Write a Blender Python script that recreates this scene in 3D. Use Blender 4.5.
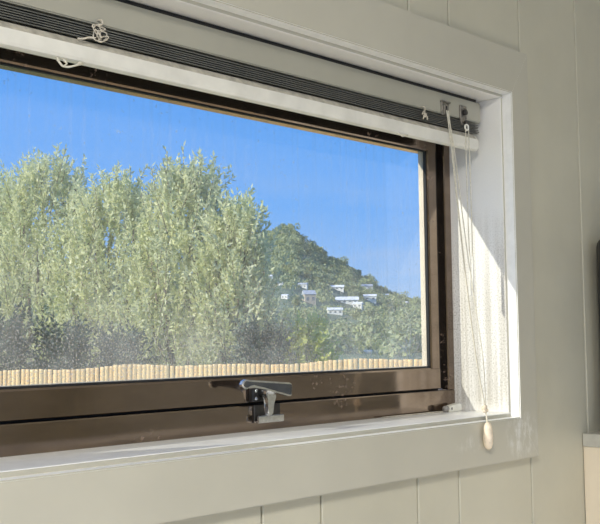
import bpy, bmesh, math, random
from mathutils import Vector, Matrix, noise

# ------------------------------------------------------------------ clear
for o in list(bpy.data.objects):
    bpy.data.objects.remove(o, do_unlink=True)
scene = bpy.context.scene
COL = scene.collection
R = random.Random(11)

# ------------------------------------------------------------------ camera
# world: x right along the window wall, y out of the window, z up.
# origin = lower right corner of the casing's inner edge, on the casing's face
F_PX = 980.0
CAM = Vector((-1.34270676, -0.83644046, 0.12936249))
RGT = Vector((0.70013408, -0.71392825, -0.01089652))
UP = Vector((-0.0465302, -0.06084909, 0.99706185))
FWD = Vector((0.71249366, 0.69756996, 0.07582175))
cd = bpy.data.cameras.new('camera')
cam = bpy.data.objects.new('camera', cd)
COL.objects.link(cam)
cam.matrix_world = Matrix(((RGT.x, UP.x, -FWD.x, CAM.x), (RGT.y, UP.y, -FWD.y, CAM.y),
                           (RGT.z, UP.z, -FWD.z, CAM.z), (0, 0, 0, 1)))
cd.sensor_width = 36.0
cd.lens = F_PX / 600 * 36
cd.clip_start = 0.02
cd.clip_end = 5000
scene.camera = cam

# ------------------------------------------------------------------ sky
SUN_TO = Vector((-1.0, 0.33, 0.52)).normalized()      # direction towards the sun
world = bpy.data.worlds.new('sky')
scene.world = world
world.use_nodes = True
wn = world.node_tree.nodes
wl = world.node_tree.links
for n in list(wn):
    wn.remove(n)
wout = wn.new('ShaderNodeOutputWorld')
wbg = wn.new('ShaderNodeBackground')
wtc = wn.new('ShaderNodeTexCoord')
wsep = wn.new('ShaderNodeSeparateXYZ')
wramp = wn.new('ShaderNodeValToRGB')
wl.new(wtc.outputs['Generated'], wsep.inputs[0])
wl.new(wsep.outputs['Z'], wramp.inputs[0])
els = wramp.color_ramp.elements
els[0].position = 0.0
els[0].color = (0.46, 0.62, 0.92, 1)
els[1].position = 1.0
els[1].color = (0.045, 0.19, 0.70, 1)
for p, c in ((0.06, (0.30, 0.53, 0.96, 1)), (0.13, (0.155, 0.435, 1.0, 1)), (0.27, (0.125, 0.39, 1.0, 1))):
    e = els.new(p)
    e.color = c
# thin cloud bank low over the horizon
wmap = wn.new('ShaderNodeMapping')
wmap.inputs['Scale'].default_value = (2.2, 2.2, 11.0)
wnoi = wn.new('ShaderNodeTexNoise')
wnoi.inputs['Scale'].default_value = 1.6
wnoi.inputs['Detail'].default_value = 5
wcr = wn.new('ShaderNodeValToRGB')
wcr.color_ramp.elements[0].position = 0.45
wcr.color_ramp.elements[1].position = 0.75
wband = wn.new('ShaderNodeMapRange')
wband.inputs['From Min'].default_value = 0.19
wband.inputs['From Max'].default_value = 0.03
wmul = wn.new('ShaderNodeMath')
wmul.operation = 'MULTIPLY'
wmix = wn.new('ShaderNodeMix')
wmix.data_type = 'RGBA'
wmix.inputs[7].default_value = (0.58, 0.66, 0.84, 1)
wl.new(wtc.outputs['Generated'], wmap.inputs[0])
wl.new(wmap.outputs[0], wnoi.inputs['Vector'])
wl.new(wnoi.outputs[0], wcr.inputs[0])
wl.new(wsep.outputs['Z'], wband.inputs['Value'])
wl.new(wcr.outputs[0], wmul.inputs[0])
wl.new(wband.outputs[0], wmul.inputs[1])
wl.new(wmul.outputs[0], wmix.inputs[0])
wl.new(wramp.outputs[0], wmix.inputs[6])
wl.new(wmix.outputs[2], wbg.inputs['Color'])
wbg.inputs['Strength'].default_value = 1.0
wl.new(wbg.outputs[0], wout.inputs['Surface'])

# ------------------------------------------------------------------ sun, exposure
sd = bpy.data.lights.new('sun', 'SUN')
sd.energy = 5.6
sd.angle = math.radians(0.53)
sd.color = (1.0, 0.95, 0.86)
sun = bpy.data.objects.new('sun', sd)
sun.rotation_euler = SUN_TO.to_track_quat('Z', 'Y').to_euler()
sun.location = (-8, 4, 6)
COL.objects.link(sun)

vs = scene.view_settings
vs.view_transform = 'Standard'
vs.look = 'None'
vs.exposure = 0.12
vs.gamma = 1.0
vs.use_curve_mapping = False
FILL_W = 56.0        # added fill lamp, out of view

# ------------------------------------------------------------------ materials
class NT:
    def __init__(self, name):
        self.m = bpy.data.materials.new(name)
        self.m.use_nodes = True
        self.n = self.m.node_tree.nodes
        self.l = self.m.node_tree.links
        for x in list(self.n):
            self.n.remove(x)
        self.out = self.n.new('ShaderNodeOutputMaterial')

    def add(self, t, **kw):
        x = self.n.new(t)
        for k, v in kw.items():
            if hasattr(x, k) and k not in ('inputs',):
                setattr(x, k, v)
        return x

    def link(self, a, b):
        self.l.new(a, b)

    def noise(self, scale, detail=3, rough=0.5, vec=None):
        x = self.add('ShaderNodeTexNoise')
        x.inputs['Scale'].default_value = scale
        x.inputs['Detail'].default_value = detail
        x.inputs['Roughness'].default_value = rough
        if vec is not None:
            self.link(vec, x.inputs['Vector'])
        return x.outputs[0]

    def ramp(self, fac, *stops):
        x = self.add('ShaderNodeValToRGB')
        e = x.color_ramp.elements
        e[0].position, e[1].position = stops[0][0], stops[-1][0]
        cs = [s[1] if isinstance(s[1], (tuple, list)) else (s[1],) * 3 for s in stops]
        e[0].color = (*cs[0], 1)
        e[1].color = (*cs[-1], 1)
        for s, c in list(zip(stops, cs))[1:-1]:
            q = e.new(s[0])
            q.color = (*c, 1)
        self.link(fac, x.inputs[0])
        return x.outputs[0]

    def mix(self, fac, a, b, blend='MIX'):
        x = self.add('ShaderNodeMix')
        x.data_type = 'RGBA'
        x.blend_type = blend
        for s, v in ((0, fac), (6, a), (7, b)):
            if isinstance(v, (int, float)):
                x.inputs[s].default_value = v
            elif isinstance(v, (tuple, list)):
                x.inputs[s].default_value = (*v, 1)
            else:
                self.link(v, x.inputs[s])
        return x.outputs[2]

    def math(self, op, a, b=0.0):
        x = self.add('ShaderNodeMath')
        x.operation = op
        for s, v in ((0, a), (1, b)):
            if isinstance(v, (int, float)):
                x.inputs[s].default_value = v
            else:
                self.link(v, x.inputs[s])
        return x.outputs[0]

    def pos(self):
        return self.add('ShaderNodeNewGeometry').outputs['Position']

    def mapped(self, vec, scale):
        x = self.add('ShaderNodeMapping')
        x.inputs['Scale'].default_value = scale
        self.link(vec, x.inputs[0])
        return x.outputs[0]

    def bump(self, h, strength, dist=0.001):
        x = self.add('ShaderNodeBump')
        x.inputs['Strength'].default_value = strength
        x.inputs['Distance'].default_value = dist
        self.link(h, x.inputs['Height'])
        return x.outputs[0]

    def bsdf(self, color, rough=0.5, metal=0.0, ior=1.5, normal=None, coat=0.0, coat_rough=0.1):
        x = self.add('ShaderNodeBsdfPrincipled')
        for k, v in (('Base Color', color), ('Roughness', rough), ('Metallic', metal), ('IOR', ior),
                     ('Coat Weight', coat), ('Coat Roughness', coat_rough)):
            if isinstance(v, (int, float)):
                x.inputs[k].default_value = v
            elif isinstance(v, (tuple, list)):
                x.inputs[k].default_value = (*v, 1)
            else:
                self.link(v, x.inputs[k])
        if normal is not None:
            self.link(normal, x.inputs['Normal'])
        return x

    def done(self, sh):
        self.link(sh.outputs[0], self.out.inputs['Surface'])
        return self.m


def paint(name, col, var=0.06, rough=0.45, bump=0.15):
    t = NT(name)
    p = t.pos()
    n1 = t.noise(6.0, 4, 0.55, p)
    n2 = t.noise(90.0, 4, 0.6, p)
    c = t.mix(t.ramp(n1, (0.3, 0.0), (0.7, 1.0)), tuple(v * (1 - var) for v in col), tuple(v * (1 + var) for v in col))
    br = t.mapped(p, (350, 60, 60))
    nb = t.bump(t.noise(2.0, 3, 0.6, br), bump, 0.0005)
    r = t.math('ADD', t.math('MULTIPLY', n2, 0.2), rough - 0.1)
    return t.done(t.bsdf(c, r, normal=nb))


def casing_paint(name, col):
    t = NT(name)
    p = t.pos()
    n1 = t.noise(5.0, 4, 0.55, p)
    c = t.mix(t.ramp(n1, (0.3, 0.0), (0.7, 1.0)), tuple(v * 0.95 for v in col), tuple(v * 1.05 for v in col))
    # paler mottled patch around the lower right corner, a fainter one by the pull
    sep = t.add('ShaderNodeSeparateXYZ')
    t.link(p, sep.inputs[0])
    def blob(cx, cz, rx, rz):
        dx = t.math('DIVIDE', t.math('SUBTRACT', sep.outputs[0], cx), rx)
        dz = t.math('DIVIDE', t.math('SUBTRACT', sep.outputs[2], cz), rz)
        d = t.math('ADD', t.math('MULTIPLY', dx, dx), t.math('MULTIPLY', dz, dz))
        return t.ramp(d, (0.15, 1.0), (1.0, 0.0))
    scr = t.ramp(t.noise(70.0, 6, 0.7, t.mapped(p, (1, 1, 0.5))), (0.47, 0.0), (0.66, 1.0))
    b = t.math('MAXIMUM', blob(0.005, -0.028, 0.055, 0.04), t.math('MULTIPLY', blob(-0.14, -0.03, 0.04, 0.015), 0.5))
    f = t.math('MULTIPLY', t.math('MULTIPLY', scr, b), 0.75)
    c = t.mix(f, c, (0.80, 0.79, 0.74))
    nb = t.bump(t.noise(2.0, 3, 0.6, t.mapped(p, (60, 60, 300))), 0.15, 0.0005)
    r = t.math('ADD', t.math('MULTIPLY', t.noise(60, 3, 0.6, p), 0.2), 0.28)
    return t.done(t.bsdf(c, r, normal=nb))


def white_gloss(name, col=(0.82, 0.805, 0.76)):
    t = NT(name)
    p = t.pos()
    sep = t.add('ShaderNodeSeparateXYZ')
    t.link(p, sep.inputs[0])
    # mould specks, plus streaky darkening put in low down to tame the sunlit area
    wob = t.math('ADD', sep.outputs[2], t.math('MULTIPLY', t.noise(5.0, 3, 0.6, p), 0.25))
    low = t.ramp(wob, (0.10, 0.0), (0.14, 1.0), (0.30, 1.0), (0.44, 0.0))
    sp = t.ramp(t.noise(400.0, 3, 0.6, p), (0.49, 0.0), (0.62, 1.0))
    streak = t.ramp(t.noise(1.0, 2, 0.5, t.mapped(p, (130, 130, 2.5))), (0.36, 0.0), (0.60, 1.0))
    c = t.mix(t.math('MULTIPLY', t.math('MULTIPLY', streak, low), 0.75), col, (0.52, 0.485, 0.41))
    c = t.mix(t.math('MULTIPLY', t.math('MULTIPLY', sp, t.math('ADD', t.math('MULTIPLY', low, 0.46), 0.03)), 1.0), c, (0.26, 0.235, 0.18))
    nb = t.bump(t.noise(160.0, 3, 0.6, p), 0.2, 0.0006)
    return t.done(t.bsdf(c, 0.32, normal=nb))


def bronze(name, col=(0.235, 0.182, 0.142)):
    t = NT(name)
    p = t.pos()
    n1 = t.noise(14.0, 4, 0.6, t.mapped(p, (1, 1, 3)))
    c = t.mix(t.ramp(n1, (0.3, 0.0), (0.75, 1.0)), tuple(v * 0.88 for v in col), tuple(v * 1.15 for v in col))
    # a few chalky corrosion flecks
    cl = t.ramp(t.noise(11.0, 2, 0.5, p), (0.62, 0.0), (0.70, 1.0))
    fl = t.ramp(t.noise(170.0, 4, 0.65, p), (0.56, 0.0), (0.62, 1.0))
    f = t.math('MULTIPLY', t.math('MULTIPLY', cl, fl), 0.7)
    c = t.mix(f, c, (0.40, 0.27, 0.20))
    sm = t.noise(30.0, 4, 0.6, t.mapped(p, (1, 1, 0.25)))
    r = t.math('ADD', t.math('MULTIPLY', sm, 0.09), 0.055)
    nb = t.bump(t.noise(60.0, 4, 0.6, p), 0.06, 0.0008)
    return t.done(t.bsdf(c, r, metal=t.math('SUBTRACT', 0.92, f), normal=nb))


def simple(name, col, rough=0.5, metal=0.0, scale=40.0, var=0.12, bump=0.0, ior=1.5):
    t = NT(name)
    p = t.pos()
    n = t.ramp(t.noise(scale, 3, 0.55, p), (0.3, 0.0), (0.7, 1.0))
    c = t.mix(n, tuple(v * (1 - var) for v in col), tuple(min(1, v * (1 + var)) for v in col))
    nb = t.bump(t.noise(scale * 4, 3, 0.5, p), bump, 0.001) if bump else None
    return t.done(t.bsdf(c, rough, metal, ior, nb))


def glass_mat():
    t = NT('dusty_glass')
    p = t.pos()
    sep = t.add('ShaderNodeSeparateXYZ')
    t.link(p, sep.inputs[0])
    # dust: thick speckle low on the pane and to the left, fine grains all over, faint rain streaks
    low = t.ramp(sep.outputs[2], (0.07, 1.0), (0.24, 0.10), (0.45, 0.0))
    cloud = t.ramp(t.noise(7.0, 4, 0.6, p), (0.38, 0.0), (0.72, 1.0))
    grain = t.ramp(t.noise(420.0, 3, 0.6, p), (0.54, 0.0), (0.72, 1.0))
    fine = t.ramp(t.noise(150.0, 2, 0.6, p), (0.66, 0.0), (0.74, 1.0))
    streak = t.ramp(t.noise(1.0, 3, 0.6, t.mapped(p, (110, 1, 2.5))), (0.5, 0.0), (0.75, 1.0))
    d = t.math('MULTIPLY', t.math('ADD', t.math('MULTIPLY', grain, 0.72), t.math('MULTIPLY', cloud, 0.27)), low)
    d = t.math('ADD', d, t.math('MULTIPLY', fine, 0.14))
    d = t.math('ADD', d, t.math('MULTIPLY', streak, 0.05))
    d = t.math('MINIMUM', t.math('ADD', d, 0.045), 0.8)
    tr = t.add('ShaderNodeBsdfTransparent')
    tr.inputs[0].default_value = (0.97, 0.985, 0.975, 1)
    gl = t.add('ShaderNodeBsdfGlossy')
    gl.inputs['Roughness'].default_value = 0.0
    lw = t.add('ShaderNodeLayerWeight')
    lw.inputs['Blend'].default_value = 0.5
    fres = t.math('ADD', t.math('MULTIPLY', t.math('POWER', lw.outputs['Facing'], 5.0), 0.96), 0.04)
    m1 = t.add('ShaderNodeMixShader')
    t.link(fres, m1.inputs[0])
    t.link(tr.outputs[0], m1.inputs[1])
    t.link(gl.outputs[0], m1.inputs[2])
    df = t.add('ShaderNodeBsdfDiffuse')
    df.inputs[0].default_value = (0.80, 0.75, 0.64, 1)
    tl = t.add('ShaderNodeBsdfTranslucent')
    tl.inputs[0].default_value = (0.80, 0.75, 0.64, 1)
    m2 = t.add('ShaderNodeMixShader')
    m2.inputs[0].default_value = 0.6
    t.link(df.outputs[0], m2.inputs[1])
    t.link(tl.outputs[0], m2.inputs[2])
    m3 = t.add('ShaderNodeMixShader')
    t.link(d, m3.inputs[0])
    t.link(m1.outputs[0], m3.inputs[1])
    t.link(m2.outputs[0], m3.inputs[2])
    t.link(m3.outputs[0], t.out.inputs['Surface'])
    return t.m


def leaf_mat(name, c1, c2, c3, trans=0.35, scale=3.0, rough=0.5):
    t = NT(name)
    at = t.add('ShaderNodeAttribute')
    at.attribute_name = 'leaf_tone'
    n = t.noise(scale, 3, 0.6, t.pos())
    c = t.mix(at.outputs['Fac'], c1, c2)
    c = t.mix(t.math('MULTIPLY', t.ramp(n, (0.45, 0.0), (0.7, 1.0)), 0.6), c, c3)
    b = t.bsdf(c, rough)
    tl = t.add('ShaderNodeBsdfTranslucent')
    t.link(c, tl.inputs[0])
    m = t.add('ShaderNodeMixShader')
    m.inputs[0].default_value = trans
    t.link(b.outputs[0], m.inputs[1])
    t.link(tl.outputs[0], m.inputs[2])
    t.link(m.outputs[0], t.out.inputs['Surface'])
    return t.m


def wood_mat(name, c1, c2, stretch=(40, 40, 3), rough=0.55, trans=0.0):
    t = NT(name)
    oi = t.add('ShaderNodeObjectInfo')
    p = t.mapped(t.pos(), stretch)
    n = t.noise(1.0, 4, 0.6, p)
    c = t.mix(t.ramp(n, (0.3, 0.0), (0.7, 1.0)), c1, c2)
    hs = t.add('ShaderNodeHueSaturation')
    t.link(c, hs.inputs['Color'])
    t.link(t.math('ADD', t.math('MULTIPLY', oi.outputs['Random'], 0.3), 0.80), hs.inputs['Value'])
    b = t.bsdf(hs.outputs[0], rough)
    if not trans:
        return t.done(b)
    tl = t.add('ShaderNodeBsdfTranslucent')
    t.link(hs.outputs[0], tl.inputs[0])
    m = t.add('ShaderNodeMixShader')
    m.inputs[0].default_value = trans
    t.link(b.outputs[0], m.inputs[1])
    t.link(tl.outputs[0], m.inputs[2])
    t.link(m.outputs[0], t.out.inputs['Surface'])
    return t.m


M = {}
M['wall'] = paint('wall_paint', (0.55, 0.52, 0.405))
M['casing'] = casing_paint('casing_paint', (0.50, 0.475, 0.385))
M['white'] = white_gloss('white_gloss_paint')
M['sill'] = simple('white_sill_paint', (0.85, 0.845, 0.81), 0.3, 0, 60, 0.05)
M['ceiling'] = paint('ceiling_paint', (0.75, 0.74, 0.70))
M['floor'] = wood_mat('floor_timber', (0.70, 0.65, 0.55), (0.78, 0.73, 0.63), (3, 40, 40))
M['bronze'] = bronze('bronze_aluminium')
M['gasket'] = simple('black_rubber', (0.012, 0.012, 0.012), 0.6)
M['glass'] = glass_mat()
M['sunlit_strip'] = simple('tan_sunlit_strip', (0.50, 0.43, 0.33), 0.5, 0, 30, 0.1)
M['rail'] = simple('headrail_enamel', (0.37, 0.357, 0.29), 0.35, var=0.04, scale=12)
M['slat'] = simple('charcoal_slat', (0.10, 0.10, 0.088), 0.4, var=0.2, scale=20)
M['brail'] = simple('bottom_rail_enamel', (0.72, 0.70, 0.62), 0.35, var=0.10, scale=25)
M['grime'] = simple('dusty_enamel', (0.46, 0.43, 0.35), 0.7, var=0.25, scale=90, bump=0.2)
M['cord'] = simple('cotton_cord', (0.62, 0.58, 0.47), 0.8, var=0.15, scale=200)
M['oldcord'] = simple('grey_frayed_cord', (0.52, 0.47, 0.38), 0.8, var=0.25, scale=150)
M['steel'] = simple('dull_steel', (0.26, 0.245, 0.22), 0.38, 0.9, 120, 0.3, 0.1)
M['darkmetal'] = simple('dark_bracket', (0.06, 0.055, 0.05), 0.4, 0.5, 80, 0.3)
M['chrome'] = simple('worn_chrome', (0.66, 0.66, 0.65), 0.16, 1.0, 150, 0.15)
M['lever'] = simple('dark_lever', (0.035, 0.038, 0.042), 0.22, 0.0, 60, 0.25, 0.0, 1.8)
M['plastic'] = simple('white_plastic', (0.78, 0.76, 0.68), 0.35)
M['greyplastic'] = simple('grey_plastic', (0.30, 0.28, 0.25), 0.4)
M['shell'] = simple('cream_pull', (0.78, 0.66, 0.50), 0.35, 0.0, 120, 0.18)
M['stone'] = simple('grey_bench', (0.50, 0.48, 0.41), 0.4, 0.0, 60, 0.08)
M['cabinet'] = wood_mat('pale_cabinet_timber', (0.74, 0.62, 0.45), (0.82, 0.71, 0.54), (25, 25, 2))
M['dark'] = simple('charcoal_case', (0.030, 0.029, 0.026), 0.45, 0.0, 30, 0.15)
M['screen'] = simple('dark_glass_front', (0.010, 0.010, 0.011), 0.08, 0.0, 30, 0.1)
M['bamboo'] = wood_mat('bamboo', (0.97, 0.60, 0.25), (0.99, 0.76, 0.38), (30, 30, 2), 0.5, 0.15)
M['rope'] = simple('fence_rail', (0.30, 0.20, 0.11), 0.7)
M['bark'] = simple('grey_bark', (0.17, 0.14, 0.105), 0.85, 0, 20, 0.35, 0.4)
M['paletwig'] = simple('pale_twig', (0.78, 0.71, 0.58), 0.8, 0, 20, 0.2)
M['olive'] = leaf_mat('silver_green_leaf', (0.50, 0.54, 0.27), (0.93, 0.91, 0.60), (0.74, 0.76, 0.42), 0.45, 2.0)
M['darkleaf'] = leaf_mat('deep_green_leaf', (0.05, 0.085, 0.06), (0.16, 0.20, 0.13), (0.10, 0.14, 0.08), 0.25)
M['limeleaf'] = leaf_mat('lime_leaf', (0.52, 0.58, 0.12), (0.90, 0.86, 0.26), (0.70, 0.74, 0.18), 0.4)
M['hillleaf'] = leaf_mat('hill_canopy', (0.17, 0.22, 0.10), (0.55, 0.58, 0.31), (0.36, 0.42, 0.20), 0.3, 0.05)
M['hillground'] = simple('hill_scrub', (0.17, 0.21, 0.11), 0.9, 0, 0.15, 0.35)
M['lawn'] = simple('lawn', (0.14, 0.18, 0.07), 0.9, 0, 1.5, 0.3)
M['hwall'] = simple('house_wall', (0.88, 0.84, 0.75), 0.7, 0, 0.5, 0.05)
M['hwall2'] = simple('house_wall_tan', (0.55, 0.46, 0.36), 0.7, 0, 0.5, 0.05)
M['hroof'] = simple('pale_iron_roof', (0.92, 0.90, 0.85), 0.45, 0, 0.5, 0.05)
M['hroof2'] = simple('grey_iron_roof', (0.46, 0.48, 0.50), 0.5, 0, 0.5, 0.05)
M['hglass'] = simple('house_window', (0.20, 0.22, 0.24), 0.15, 0, 0.5, 0.05)
t = NT('fill_lamp_diffuser')
em = t.add('ShaderNodeEmission')
em.inputs[0].default_value = (1, 0.93, 0.82, 1)
em.inputs[1].default_value = 4.0
M['fill_glow'] = t.done(em)

# ------------------------------------------------------------------ helpers
def tag(o, label=None, cat=None, group=None, kind=None):
    for k, v in (('label', label), ('category', cat), ('group', group), ('kind', kind)):
        if v:
            o[k] = v
    return o


def link_mesh(name, me, mat, parent=None):
    o = bpy.data.objects.new(name, me)
    if mat is not None and len(me.materials) == 0:
        me.materials.append(M[mat] if isinstance(mat, str) else mat)
    if parent is not None:
        o.parent = parent
    COL.objects.link(o)
    return o


def obj(name, bm, mat, parent=None, smooth=False):
    me = bpy.data.meshes.new(name)
    bmesh.ops.recalc_face_normals(bm, faces=bm.faces)
    bm.to_mesh(me)
    bm.free()
    if smooth:
        me.polygons.foreach_set('use_smooth', [True] * len(me.polygons))
    return link_mesh(name, me, mat, parent)


def empty(name, loc=(0, 0, 0)):
    o = bpy.data.objects.new(name, None)
    o.location = loc
    o.empty_display_size = 0.05
    COL.objects.link(o)
    return o


def box(bm, lo, hi, bev=0.0, seg=1):
    r = bmesh.ops.create_cube(bm, size=1.0)
    vs_ = r['verts']
    for v in vs_:
        v.co = Vector([lo[i] + (v.co[i] + 0.5) * (hi[i] - lo[i]) for i in range(3)])
    if bev > 0:
        es = list({e for v in vs_ for e in v.link_edges})
        bmesh.ops.bevel(bm, geom=es, offset=bev, segments=seg, affect='EDGES', profile=0.5)


def boxo(name, lo, hi, mat, parent=None, bev=0.0, seg=1):
    bm = bmesh.new()
    box(bm, lo, hi, bev, seg)
    return obj(name, bm, mat, parent)


def prism(bm, prof, axis, a, b):
    """extrude a closed 2-D profile along an axis. axis 'x': prof=(y,z); 'y': (x,z); 'z': (x,y)"""
    def mk(u, v, w):
        return {'x': (w, u, v), 'y': (u, w, v), 'z': (u, v, w)}[axis]
    v0 = [bm.verts.new(mk(p[0], p[1], a)) for p in prof]
    v1 = [bm.verts.new(mk(p[0], p[1], b)) for p in prof]
    n = len(prof)
    bm.faces.new(v0)
    bm.faces.new(v1[::-1])
    for i in range(n):
        bm.faces.new((v0[i], v0[(i + 1) % n], v1[(i + 1) % n], v1[i]))


def tube(bm, pts, rad, sides=8, cap=True):
    pts = [Vector(p) for p in pts]
    rs = rad if isinstance(rad, (list, tuple)) else [rad] * len(pts)
    rings = []
    up = None
    for i, p in enumerate(pts):
        d = (pts[min(i + 1, len(pts) - 1)] - pts[max(i - 1, 0)])
        if d.length < 1e-9:
            d = Vector((0, 0, 1))
        d.normalize()
        if up is None:
            up = d.orthogonal().normalized()
        up = up - d * up.dot(d)
        if up.length < 1e-6:
            up = d.orthogonal()
        up.normalize()
        sd_ = d.cross(up)
        rings.append([bm.verts.new(p + (up * math.cos(k * 2 * math.pi / sides) + sd_ * math.sin(k * 2 * math.pi / sides)) * rs[i])
                      for k in range(sides)])
    for a, b in zip(rings, rings[1:]):
        for k in range(sides):
            bm.faces.new((a[k], a[(k + 1) % sides], b[(k + 1) % sides], b[k]))
    if cap:
        bm.faces.new(rings[0][::-1])
        bm.faces.new(rings[-1])


def spline(pts, n=8):
    pts = [Vector(p) for p in pts]
    out = []
    for i in range(len(pts) - 1):
        p0, p1, p2, p3 = pts[max(i - 1, 0)], pts[i], pts[i + 1], pts[min(i + 2, len(pts) - 1)]
        for k in range(n):
            s = k / n
            out.append(0.5 * ((2 * p1) + (p2 - p0) * s + (2 * p0 - 5 * p1 + 4 * p2 - p3) * s * s + (3 * p1 - p0 - 3 * p2 + p3) * s ** 3))
    out.append(pts[-1])
    return out


def lathe(bm, prof, c, sides=20):
    rings = []
    for r, z in prof:
        rings.append([bm.verts.new((c[0] + r * math.cos(2 * math.pi * k / sides), c[1] + r * math.sin(2 * math.pi * k / sides), c[2] + z)) for k in range(sides)])
    for a, b in zip(rings, rings[1:]):
        for k in range(sides):
            bm.faces.new((a[k], a[(k + 1) % sides], b[(k + 1) % sides], b[k]))
    bm.faces.new(rings[0][::-1])
    bm.faces.new(rings[-1])


def ray(px, py):
    return (FWD * F_PX + RGT * (px - 300) + UP * (262 - py)).normalized()


def at_y(px, py, y):
    d = ray(px, py)
    return CAM + d * ((y - CAM.y) / d.y)


def at_depth(px, py, depth):
    d = ray(px, py)
    return CAM + d * (depth / d.dot(FWD))


# ================================================================== ROOM SHELL
X0, X1, Y1 = -3.2, 1.9, -3.9        # left wall, right wall, rear wall
ZF, ZC = -1.37, 1.06                # floor, ceiling
WY = 0.018                          # face of the window wall
WB = 0.17                           # its outer face
XL = -1.02                          # left edge of the opening
LIN = 0.022                         # thickness of the lining boards
HX0, HX1, HZ0, HZ1 = XL - LIN, -0.005 + LIN, 0.006 - LIN, 0.510 + LIN   # hole in the wall

bm = bmesh.new()
PY = WY + 0.012
box(bm, (X0 - .15, PY, ZF), (HX0, WB, ZC))
box(bm, (HX1, PY, ZF), (X1 + .15, WB, ZC))
box(bm, (HX0, PY, HZ1), (HX1, WB, ZC))
box(bm, (HX0, PY, ZF), (HX1, WB, HZ0))
wall = obj('wall_back', bm, 'wall')
tag(wall, 'beige painted plank wall around the window', 'wall', kind='structure')
# planks with V joints
joints = [0.0570, 0.2460, 0.4220, 0.5180, 0.7130, 0.8100, 1.0050, 1.1010, 1.2970, 1.3930, 1.5890, 1.6850, X1]
left = [-0.1420, -0.2404, -0.4364, -0.5381, -0.7500, -0.8470, -1.0420, -1.1390, -1.3340, -1.4300, -1.6250, -1.7210, -1.9160, -2.0120, -2.2070, -2.3030, -2.4980, -2.5940, -2.7890, -2.8850, X0]
xs = sorted(left + joints)


def plank(xa, xb, za, zb):
    g, c = 0.0014, 0.0013
    bm = bmesh.new()
    prism(bm, [(xa + g, PY), (xb - g, PY), (xb - g, WY + c), (xb - g - c, WY), (xa + g + c, WY), (xa + g, WY + c)], 'z', za, zb)
    return obj('plank', bm, 'wall', wall)


for a, b in zip(xs, xs[1:]):
    if b <= HX0 or a >= HX1:
        plank(a, b, ZF, ZC)
    else:
        plank(a, b, ZF, HZ0)
        plank(a, b, HZ1, ZC)
        if a < HX0 < b:
            plank(a, HX0, HZ0, HZ1)
        if a < HX1 < b:
            plank(HX1, b, HZ0, HZ1)

tag(boxo('floor', (X0 - .15, Y1 - .15, ZF - .1), (X1 + .15, WB, ZF), 'floor'), 'timber floor of the room', 'floor', kind='structure')
tag(boxo('ceiling', (X0 - .15, Y1 - .15, ZC), (X1 + .15, WB, ZC + .1), 'ceiling'), 'white painted ceiling', 'ceiling', kind='structure')
tag(boxo('wall_right', (X1, Y1, ZF), (X1 + .15, PY, ZC), 'wall'), 'beige painted right wall', 'wall', kind='structure')
# unseen left wall; doorway added to let the low sun in across the floor
bm = bmesh.new()
box(bm, (X0 - .15, Y1, ZF), (X0, -3.1, ZC))
box(bm, (X0 - .15, -0.45, ZF), (X0, PY, ZC))
box(bm, (X0 - .15, -3.1, 0.85), (X0, -0.45, ZC))
tag(obj('wall_left', bm, 'wall'), 'beige left wall with a wide doorway added to let sun in', 'wall', kind='structure')
# rear wall behind the camera; wide opening added to let sky light in
bm = bmesh.new()
DX0, DX1, DZ = -2.6, 1.2, 0.78
box(bm, (X0 - .15, Y1 - .15, ZF), (DX0, Y1, ZC))
box(bm, (DX1, Y1 - .15, ZF), (X1 + .15, Y1, ZC))
box(bm, (DX0, Y1 - .15, DZ), (DX1, Y1, ZC))
tag(obj('wall_front', bm, 'wall'), 'beige wall behind the camera with a wide opening added for sky light', 'wall', kind='structure')

# added ceiling lamp, out of view, fills the room with light
lr = empty('added_fill_lamp', (-2.0, -1.25, ZC))
tag(lr, 'round white ceiling lamp added unseen as fill light', 'lamp')
bm = bmesh.new()
lathe(bm, [(0.26, -0.05), (0.28, -0.04), (0.28, 0.0)], (0, 0, 0), 40)
obj('fill_lamp_housing', bm, 'plastic', lr, True)
bm = bmesh.new()
lathe(bm, [(0.10, -0.078), (0.20, -0.070), (0.245, -0.055), (0.25, -0.0505)], (0, 0, 0), 40)
obj('diffuser', bm, 'fill_glow', lr, True)
ld = bpy.data.lights.new('added_fill_light', 'AREA')
ld.shape = 'DISK'
ld.size = 0.5
ld.energy = FILL_W
ld.color = (1.0, 0.97, 0.92)
lo = bpy.data.objects.new('added_fill_light', ld)
lo.location = (0, 0, -0.085)
lo.parent = lr
COL.objects.link(lo)

# ================================================================== CASING AND LINING
trim = empty('trim_1', (0, 0, 0))
tag(trim, 'beige flat casing boards with white inner edges round the window', 'window trim', kind='structure')
OT, OB, OR_, OL = 0.5885, -0.0655, 0.0515, XL - 0.0515


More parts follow.
